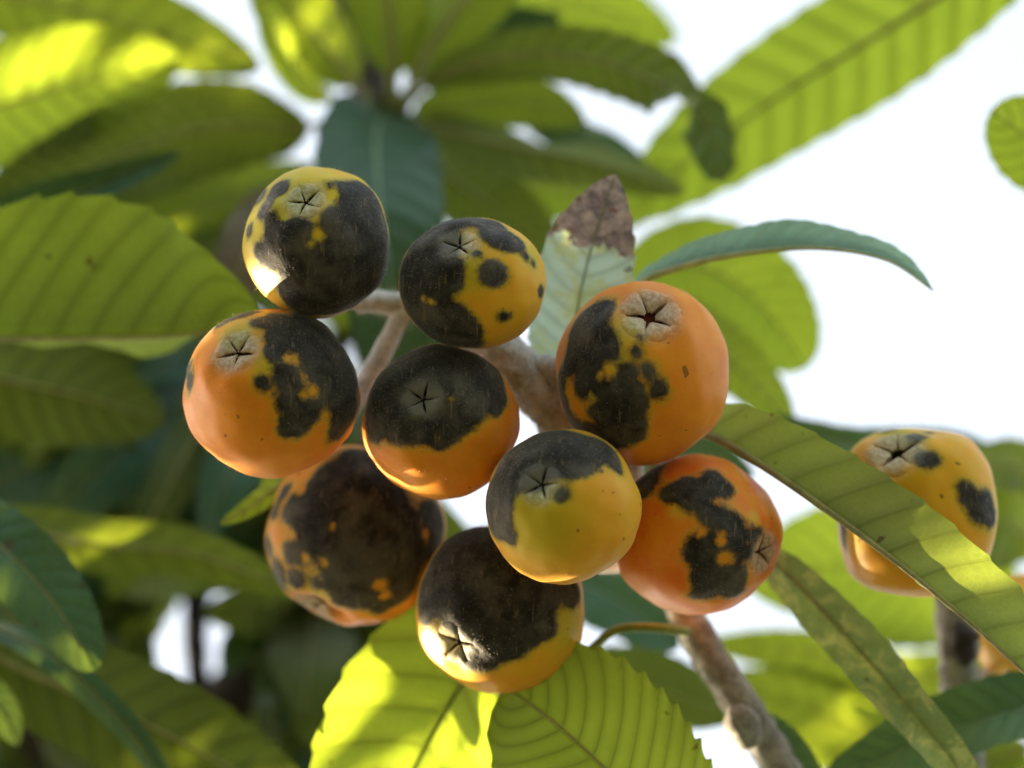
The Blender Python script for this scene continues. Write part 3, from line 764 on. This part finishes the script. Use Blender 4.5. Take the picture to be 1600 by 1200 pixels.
# ================================================================== far right branch behind
rootG = empty('loquat_branch', at(1700, 1300, 15))
tag(rootG, 'blurred leafy branch behind the lone yellow loquat', 'branch')
stem(rootG, [(1700, 1300, 15), (1670, 1080, 15), (1640, 900, 15), (1630, 740, 15)], [.006, .0055, .005, .004], M_TWIG, seed=14)
def LG(*a, **k): return leaf(rootG, *a, **k)
LG([(1640, 930, 15), (1530, 915, 14.5), (1420, 900, 14), (1300, 885, 14), (1160, 905, 14)], 112, M_YOUNG, face='U', aL=-10, aR=-10, pet=.1, a=.5)
LG([(1660, 1060, 15), (1560, 1040, 15), (1400, 1060, 15), (1260, 1020, 15), (1090, 1005, 15)], 42, M_LEAF, face='U', aL=-10, aR=-10, pet=.1, a=.5)
LG([(1670, 1150, 15), (1500, 1190, 15), (1350, 1140, 15), (1220, 1090, 15), (1090, 1070, 15)], 62, M_LEAF, face='U', aL=-15, aR=-10, pet=.1, a=.5)
LG([(1670, 1180, 16), (1500, 1230, 16), (1350, 1200, 16), (1240, 1150, 16)], 50, M_LEAF, face='U', aL=-15, aR=-10, pet=.1, a=.5)
LG([(1635, 760, 14), (1610, 735, 13), (1570, 725, 12), (1500, 735, 11)], 42, M_LEAF, face='U', aL=-10, aR=-10, pet=.05, a=.5)
LG([(1640, 860, 15), (1600, 835, 14), (1560, 815, 13), (1480, 800, 13)], 75, M_LEAF, face='U', aL=-10, aR=-10, pet=.05, a=.5)
LG([(1630, 760, 15), (1500, 700, 13), (1340, 695, 11), (1220, 672, 10), (1090, 665, 10)], 30, M_LEAF, face='T', aL=20, aR=20, pet=.1, a=.5)

# ================================================================== middle branch behind the cluster
rootH = empty('loquat_branch', at(900, 1330, 13))
tag(rootH, 'blurred branch of leaves behind the fruit cluster and its stalk', 'branch')
stem(rootH, [(900, 1330, 13), (880, 1150, 13), (870, 960, 13), (900, 780, 13), (950, 600, 13), (985, 470, 13)], [.006, .0055, .005, .005, .0045, .003], M_BARK, seed=15)
def LH(*a, **k): return leaf(rootH, *a, **k)
LH([(975, 500, 13), (1020, 430, 12.5), (1100, 420, 12), (1180, 470, 12), (1262, 575, 12)], 86, M_YOUNG, face='U', aL=-10, aR=-25, pet=.1, a=.5, bq=.5)
LH([(965, 550, 13), (1040, 500, 12), (1120, 545, 11), (1190, 610, 10.5), (1240, 670, 10)], 48, M_LEAF, face='U', aL=-10, aR=-20, pet=.12, a=.5)
LH([(905, 800, 13), (980, 720, 12), (1080, 700, 11), (1180, 745, 10)], 38, M_LEAF, face='T', aL=20, aR=20, pet=.12, a=.5)
LH([(875, 1060, 13), (930, 1060, 12), (1020, 1075, 11), (1150, 1120, 10)], 62, M_OLD, face='U', aL=-15, aR=-15, pet=.05, a=.45)
LH([(872, 900, 13), (930, 920, 11), (990, 955, 10), (1060, 1015, 9)], 58, M_LEAF, M_RIBPALE, face='T', aL=15, aR=15, pet=.05, a=.45)
LH([(875, 1000, 13), (780, 960, 13), (700, 870, 13), (650, 760, 13)], 60, M_LEAF, face='U', aL=-15, aR=-15, pet=.1, a=.5)
LH([(890, 840, 14), (800, 860, 15), (740, 880, 15), (640, 950, 15)], 48, M_LEAF, face='U', aL=-15, aR=-15, pet=.1, a=.5)
LH([(870, 1090, 13), (780, 1080, 12), (740, 1140, 11), (700, 1260, 10)], 85, M_LEAF, face='U', aL=-15, aR=-15, pet=.05, a=.45)
LH([(880, 1120, 14), (930, 1150, 14), (1000, 1200, 13), (1100, 1290, 12)], 80, M_OLD, face='U', aL=-15, aR=-15, pet=.05, a=.45)

# ================================================================== dark lower left limb and its leaves
rootD = empty('loquat_branch', at(250, 1330, 22))
tag(rootD, 'thick dark limb in shade with crowded leaves at the lower left of the cluster', 'branch')
stem(rootD, [(230, 1330, 22), (330, 1150, 21), (410, 1040, 20), (500, 920, 19), (590, 740, 19), (640, 520, 20), (610, 300, 20), (590, 200, 19)], [.0105, .0100, .0095, .009, .008, .007, .006, .005], M_BARK, seg=18, n=80, rough=.2, seed=16)
stem(rootD, [(330, 1150, 21), (310, 1060, 21), (305, 980, 21), (312, 910, 21), (330, 840, 21), (300, 700, 20)], [.004, .0038, .0042, .004, .0036, .003], M_BARK, name='side_twig', rough=.2, seed=17)
stem(rootD, [(312, 915, 21), (260, 925, 21), (190, 915, 21), (60, 880, 20), (-120, 830, 18)], [.0036, .0034, .003, .003, .003], M_BARK, name='side_twig', rough=.2, seed=18)
stem(rootD, [(312, 905, 21), (380, 880, 20), (470, 860, 19.5), (540, 830, 19)], [.0036, .0034, .0032, .003], M_BARK, name='side_twig', rough=.2, seed=19)
stem(rootD, [(250, 1290, 22), (120, 1240, 20), (30, 1130, 16), (-90, 980, 10), (-140, 780, 7)], [.005, .0045, .004, .0038, .003], M_BARK, name='side_twig', rough=.2, seed=20)
def LD(*a, **k): return leaf(rootD, *a, **k)
LD([(-140, 790, 7), (-70, 800, 6), (10, 860, 5), (85, 942, 4.6), (150, 1048, 4.4)], 62, M_LEAF, face='T', aL=12, aR=18, pet=.08, a=.55, bq=.5)
LD([(-120, 830, 13), (20, 828, 11), (160, 852, 10), (310, 868, 9.6), (490, 935, 9.4)], 46, M_LEAF, face='U', aL=-15, aR=-20, pet=.05, a=.5)
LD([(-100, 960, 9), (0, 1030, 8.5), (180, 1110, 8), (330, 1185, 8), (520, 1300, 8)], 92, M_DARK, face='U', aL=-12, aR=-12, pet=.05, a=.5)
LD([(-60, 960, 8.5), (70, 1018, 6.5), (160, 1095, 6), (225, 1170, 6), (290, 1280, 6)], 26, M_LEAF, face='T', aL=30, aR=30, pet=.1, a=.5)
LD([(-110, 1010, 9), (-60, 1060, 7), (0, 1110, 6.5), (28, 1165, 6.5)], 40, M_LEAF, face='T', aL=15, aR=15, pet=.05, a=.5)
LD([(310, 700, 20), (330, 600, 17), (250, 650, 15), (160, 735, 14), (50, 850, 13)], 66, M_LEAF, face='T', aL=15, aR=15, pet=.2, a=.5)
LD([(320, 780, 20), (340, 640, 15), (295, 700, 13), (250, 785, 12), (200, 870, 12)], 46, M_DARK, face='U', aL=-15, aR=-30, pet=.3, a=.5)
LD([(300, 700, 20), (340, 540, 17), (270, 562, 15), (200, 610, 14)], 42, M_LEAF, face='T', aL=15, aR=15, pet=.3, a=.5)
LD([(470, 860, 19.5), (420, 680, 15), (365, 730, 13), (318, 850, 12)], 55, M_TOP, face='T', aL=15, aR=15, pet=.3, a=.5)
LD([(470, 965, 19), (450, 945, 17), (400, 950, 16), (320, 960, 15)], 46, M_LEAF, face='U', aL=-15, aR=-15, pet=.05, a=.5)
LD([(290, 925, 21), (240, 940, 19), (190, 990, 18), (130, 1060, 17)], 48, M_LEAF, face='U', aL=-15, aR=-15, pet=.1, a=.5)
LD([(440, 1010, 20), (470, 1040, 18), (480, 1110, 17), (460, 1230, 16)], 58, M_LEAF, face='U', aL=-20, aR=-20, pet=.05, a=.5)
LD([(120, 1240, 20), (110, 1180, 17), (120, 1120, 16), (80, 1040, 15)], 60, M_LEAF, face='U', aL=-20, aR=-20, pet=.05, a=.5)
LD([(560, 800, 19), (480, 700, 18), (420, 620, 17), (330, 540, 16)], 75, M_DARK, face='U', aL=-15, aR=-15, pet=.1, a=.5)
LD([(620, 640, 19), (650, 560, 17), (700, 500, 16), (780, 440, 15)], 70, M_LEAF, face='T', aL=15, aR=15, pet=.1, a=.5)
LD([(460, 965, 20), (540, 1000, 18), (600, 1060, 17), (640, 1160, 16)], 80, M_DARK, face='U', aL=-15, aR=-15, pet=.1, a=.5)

for pts_, w_, fc_ in [([(420, 1035, 20), (400, 1000, 18), (372, 1010, 17), (350, 1055, 16)], 34, 'T'), ([(300, 1180, 21), (240, 1130, 19), (215, 1060, 18), (228, 975, 17)], 40, 'U'),
                      ([(250, 1290, 22), (360, 1210, 17), (450, 1150, 15), (560, 1100, 14)], 62, 'U'), ([(-120, 830, 18), (-30, 770, 17), (70, 720, 16), (190, 690, 16)], 72, 'T'),
                      ([(190, 915, 21), (120, 860, 19), (60, 780, 18), (-40, 690, 17)], 66, 'U'), ([(300, 700, 20), (220, 690, 19), (110, 650, 18), (-40, 590, 18)], 80, 'T'),
                      ([(300, 720, 20), (250, 800, 20), (170, 860, 19), (40, 900, 19)], 70, 'T'), ([(330, 840, 21), (380, 800, 20), (430, 740, 19), (470, 640, 19)], 60, 'T'),
                      ([(120, 1240, 20), (60, 1150, 17), (20, 1060, 16), (-40, 950, 15)], 70, 'U'), ([(480, 860, 20), (420, 860, 19), (350, 830, 18), (250, 790, 18)], 52, 'T'),
                      ([(500, 930, 19), (520, 1010, 18), (500, 1100, 17), (440, 1220, 16)], 70, 'T'), ([(60, 880, 20), (110, 940, 20), (190, 960, 19), (250, 930, 19)], 40, 'T')]:
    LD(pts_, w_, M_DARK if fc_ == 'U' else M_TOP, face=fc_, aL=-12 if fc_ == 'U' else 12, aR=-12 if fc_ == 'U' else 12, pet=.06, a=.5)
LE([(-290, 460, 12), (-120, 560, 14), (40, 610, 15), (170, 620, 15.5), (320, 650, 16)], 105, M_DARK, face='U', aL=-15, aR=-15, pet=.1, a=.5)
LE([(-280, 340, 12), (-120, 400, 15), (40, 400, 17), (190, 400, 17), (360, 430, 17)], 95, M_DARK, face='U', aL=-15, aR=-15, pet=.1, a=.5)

# the crowded foliage further back, left open where the sky shows through
GAPS = [(270, 985, 30), (283, 1075, 42), (325, 1070, 42), (715, 790, 26), (480, 210, 28), (435, 258, 45), (500, 255, 40), (770, 255, 55), (950, 180, 60), (545, 75, 24), (555, 160, 18),
        (340, 60, 50), (300, 105, 35), (370, 110, 35), (230, 145, 35), (20, 270, 36), (15, 75, 30), (1100, 60, 90), (1300, 300, 200), (1150, 700, 60), (5, 545, 16), (1000, 960, 30)]
rootK = empty('loquat_branch', at(150, 1400, 36))
tag(rootK, 'dim far branch filling the shade deep behind the lower left leaves', 'branch')
stem(rootK, [(150, 1400, 36), (140, 1150, 34), (160, 900, 33), (120, 650, 32), (60, 420, 32), (0, 250, 30)], [.012, .011, .010, .009, .007, .004], M_BARK, seed=22, rough=.2, seg=14)
stem(rootK, [(160, 900, 33), (300, 760, 32), (450, 600, 31), (600, 480, 30), (720, 380, 29)], [.007, .006, .0055, .005, .003], M_BARK, name='side_twig', seed=23, rough=.2)
rk = random.Random(41)
def clear(pts, w):
    C, _ = spline([at(*q) for q in pts], 14)
    for c in C:
        q = Vector(c) - CAM; d = q.dot(FW); x = 800 + q.dot(RT) / d / VIEW_W * 1600; y = 600 - q.dot(UP) / d / VIEW_W * 1600
        for (hx, hy, hr) in GAPS:
            if math.hypot(x - hx, y - hy) < hr + w * .95: return False
    return True
KN = [(140, 1150, 34), (150, 1000, 33.5), (160, 900, 33), (140, 780, 32.5), (120, 650, 32), (90, 530, 32), (60, 420, 32), (300, 760, 32), (380, 680, 31.5), (450, 600, 31), (530, 540, 30.5), (600, 480, 30), (20, 310, 31), (140, 1100, 34), (150, 960, 33), (0, 700, 32), (230, 830, 32.5)]
KN2 = [(312, 915, 21), (330, 840, 21), (300, 700, 20), (260, 925, 21), (190, 915, 21), (60, 880, 20), (380, 880, 20), (470, 860, 19.5), (410, 1040, 20), (500, 920, 19), (120, 1240, 20), (30, 1130, 16)]
n = 0; tries = 0
while n < 150 and tries < 14000:
    tries += 1
    bx, by, bz = rk.choice(KN)
    if n > 95: bx, by, bz = rk.choice(KN2)
    an = rk.uniform(0, 6.283); ln = rk.uniform(170, 330)
    ex, ey = bx + math.cos(an) * ln, by + math.sin(an) * ln
    mz = bz - rk.uniform(2, 7)
    pts = [(bx, by, bz), (bx + .35 * (ex - bx) + rk.uniform(-20, 20), by + .35 * (ey - by) - 15, bz - 2), (bx + .7 * (ex - bx), by + .7 * (ey - by) - 5, mz), (ex, ey + 20, mz - 1)]
    wd = rk.uniform(28, 70)
    if not clear(pts, wd): continue
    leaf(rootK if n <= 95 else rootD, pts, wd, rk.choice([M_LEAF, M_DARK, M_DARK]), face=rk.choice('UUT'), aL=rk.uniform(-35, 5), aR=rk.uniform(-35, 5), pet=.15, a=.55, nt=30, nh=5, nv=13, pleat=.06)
    n += 1
print('leaves', NLEAF[0], 'fillers', n)

# ================================================================== unseen leaves added to block the low sun, with gaps for sun patches
MIDS = CAM + FW * 1.12
sa = SUN.cross(Vector((0, 0, 1))).normalized(); sb = sa.cross(SUN).normalized()
hub = MIDS + SUN * 0.80
rootS = empty('loquat_branch', hub - sb * .5)
tag(rootS, 'dense leafy branch added out of view to keep the low sun off the cluster', 'branch')
LIT = [((428, 447, -.7), 13), ((616, 716, -.8), 12), ((672, 1026, 1.0), 14), ((705, 1058, 1.0), 9), ((545, 1090, 3.6), 14), ((500, 1165, 3.2), 16), ((570, 1170, 3), 12),
       ((1275, 745, .6), 11), ((1520, 905, -1), 14), ((1140, 945, 1.6), 9), ((60, 90, 13), 10), ((245, 95, 13), 8), ((160, 855, 10), 7), ((1570, 200, 7), 9), ((475, 60, 14.5), 9), ((1380, 1065, 15), 9)]
def prj(p): return (p - MIDS).dot(sa), (p - MIDS).dot(sb)
LITP = [(*prj(at(*q)), r * .00028 + .001) for q, r in LIT]
cor = [prj(at(x, y, z)) for x in (-60, 1660) for y in (-60, 1260) for z in (0, 17)]
a0, a1 = min(c[0] for c in cor), max(c[0] for c in cor); b0_, b1_ = min(c[1] for c in cor), max(c[1] for c in cor)
NODES = []
ncol = 5
for k in range(ncol):
    x = a0 + (a1 - a0) * (k + .5) / ncol
    P3 = [hub - sb * .5, hub + sa * (x * .5) + sb * (b0_ - .12), hub + sa * x + sb * (b0_ + .3 * (b1_ - b0_)) + SUN * .05, hub + sa * (x * 1.05) + sb * b1_ + SUN * .1]
    Cs, _ = spline(P3, 40)
    tv, tf = tube(Cs, np.linspace(.008, .003, 40), 8, .2, 31 + k)
    meshobj('stem', tv, tf, M_BARK, rootS)
    NODES += [Vector(c_) for c_ in Cs[10:]]
rs_ = random.Random(97); n = 0; tries = 0
RES = .004
gw, gh = int((a1 - a0 + .06) / RES), int((b1_ - b0_ + .06) / RES)
cover = np.zeros((gw, gh), bool)
lit = np.zeros((gw, gh), bool)
GX, GY = np.meshgrid(a0 - .03 + (np.arange(gw) + .5) * RES, b0_ - .03 + (np.arange(gh) + .5) * RES, indexing='ij')
for hx, hy, hr in LITP: lit |= (GX - hx) ** 2 + (GY - hy) ** 2 < hr ** 2
sav, sbv, msv = np.array(sa), np.array(sb), np.array(MIDS)
while n < 420 and tries < 5000:
    tries += 1
    free = np.argwhere(~cover & ~lit)
    if len(free) < 40: break
    fi = free[rs_.randrange(len(free))]
    gx, gy = GX[fi[0], fi[1]], GY[fi[0], fi[1]]
    dl = min(math.hypot(gx - hx, gy - hy) - hr for hx, hy, hr in LITP)
    wd_ = min(rs_.uniform(.016, .034), max(.005, dl * .8)); ln = wd_ * rs_.uniform(4.2, 6.5)
    tgt = MIDS + sa * gx + sb * gy + SUN * rs_.uniform(.66, 1.0)
    nb = min(NODES, key=lambda q: (q - tgt).length + rs_.uniform(0, .08))
    dist = (tgt - nb).length
    if dist > .30: continue
    d0 = (tgt - nb).normalized()
    st_ = max(0.0, dist - ln * .5)                       # long petiole where the blade sits away from the wood
    P4 = [nb, nb + d0 * (st_ + .02), nb + d0 * (st_ + ln * .35) + sb * .006, nb + d0 * (st_ + ln * .7) + sb * .003, nb + d0 * (st_ + ln) - sb * .01]
    pq = (st_ + .02) / (st_ + ln)
    Cq, _ = spline(P4, 14); ok = True
    for k, c_ in enumerate(Cq):
        q = Vector(c_) - CAM; d = q.dot(FW); px_ = 800 + q.dot(RT) / d / VIEW_W * 1600; py_ = 600 - q.dot(UP) / d / VIEW_W * 1600
        if px_ > -90 and py_ < 1290: ok = False; break
        x9, y9 = prj(Vector(c_))
        if any(math.hypot(x9 - hx, y9 - hy) < hr + .003 for hx, hy, hr in LITP): ok = False; break
    if not ok: continue
    fc = (SUN + Vector((rs_.uniform(-.35, .35), rs_.uniform(-.35, .35), rs_.uniform(-.2, .5)))).normalized()
    kw = dict(face='T', aL=10, aR=10, pet=pq, a=.5, nt=26, nh=4, facing=fc, seed=5000 + tries)
    Vq = leaf_geom(P4, wd_ / pxm(0), **kw)[5]
    m9 = 9; A3 = Vq.reshape(-1, m9, 3)
    pp = []
    for f0 in (0, .34, .67):
        e = A3[:-1] * (1 - f0) + A3[1:] * f0
        for f1 in (0, .5): pp.append((e[:, :-1] * (1 - f1) + e[:, 1:] * f1).reshape(-1, 3))
    pp = np.vstack(pp) - msv
    ix = ((pp @ sav - a0 + .03) / RES).astype(int); iy = ((pp @ sbv - b0_ + .03) / RES).astype(int)
    kx = (ix >= 0) & (ix < gw) & (iy >= 0) & (iy < gh); ix, iy = ix[kx], iy[kx]
    if lit[ix, iy].any(): continue
    gain = (~cover[ix, iy]).sum()
    if gain < 3: continue
    cover[ix, iy] = True
    leaf(rootS, P4, wd_ / pxm(0), rs_.choice([M_OLD, M_OLD, M_LEAF]), **kw)
    n += 1
print('coverage', cover.mean())
print('shade leaves', n, tries)

# ================================================================== unseen trees added round the loquat to cut the sky light
M_ADDED_TREE = simple_mat('added_tree_foliage', (0.025, 0.05, 0.018), (0.07, 0.11, 0.035), 6, .6, .1, .2)
def added_tree(x, y, h, rad, label, seed):
    r = np.random.RandomState(seed)
    root = empty('added_tree', Vector((x, y, 0)))
    tag(root, label, 'tree', 'unseen trees added to block sky light')
    Cc, _ = spline([Vector((x, y, 0)), Vector((x + .1, y, h * .3)), Vector((x - .05, y + .1, h * .75))], 20)
    tv, tf = tube(Cc, np.linspace(.16, .05, 20), 10, .2, seed); meshobj('trunk', tv, tf, M_BARK, root)
    V = []; F = []
    cl = [(r.normal(size=3) * np.array([rad * .42, rad * .42, h * .2]) + np.array([x, y, h * .58]), rad * r.uniform(.3, .5)) for _ in range(26)]
    for _ in range(5200):
        cc, cr = cl[r.randint(len(cl))]
        d = r.normal(size=3); d /= np.linalg.norm(d)
        p_ = cc + d * cr * r.rand() ** .4
        if p_[2] < .4: continue
        a_ = r.normal(size=3); a_ /= np.linalg.norm(a_); b_ = np.cross(a_, r.normal(size=3)); b_ /= np.linalg.norm(b_)
        L_ = r.uniform(.09, .17); k = len(V)
        V += [p_, p_ + a_ * L_ * .5 + b_ * L_ * .22, p_ + a_ * L_, p_ + a_ * L_ * .5 - b_ * L_ * .22]; F.append((k, k + 1, k + 2, k + 3))
    tag(meshobj('crown', V, F, M_ADDED_TREE, root, smooth=False), kind='stuff')
added_tree(-2.0, -2.6, 3.9, 2.0, 'dense round-crowned tree added out of view behind the camera to block sky light, sunward side', 1)
added_tree(1.6, -3.0, 4.2, 2.2, 'taller tree added out of view straight behind the camera to block sky light', 2)
added_tree(3.9, 3.9, 4.3, 2.0, 'rounded tree added out of view beyond the loquat to block low sky light, shaded side', 4)
added_tree(0.7, 5.6, 4.2, 1.9, 'low spreading tree added out of view beyond the loquat to block low sky light', 5)
added_tree(-4.4, 0.4, 4.8, 1.9, 'broad tree added out of view beside the camera to block low sky light, sunward', 6)
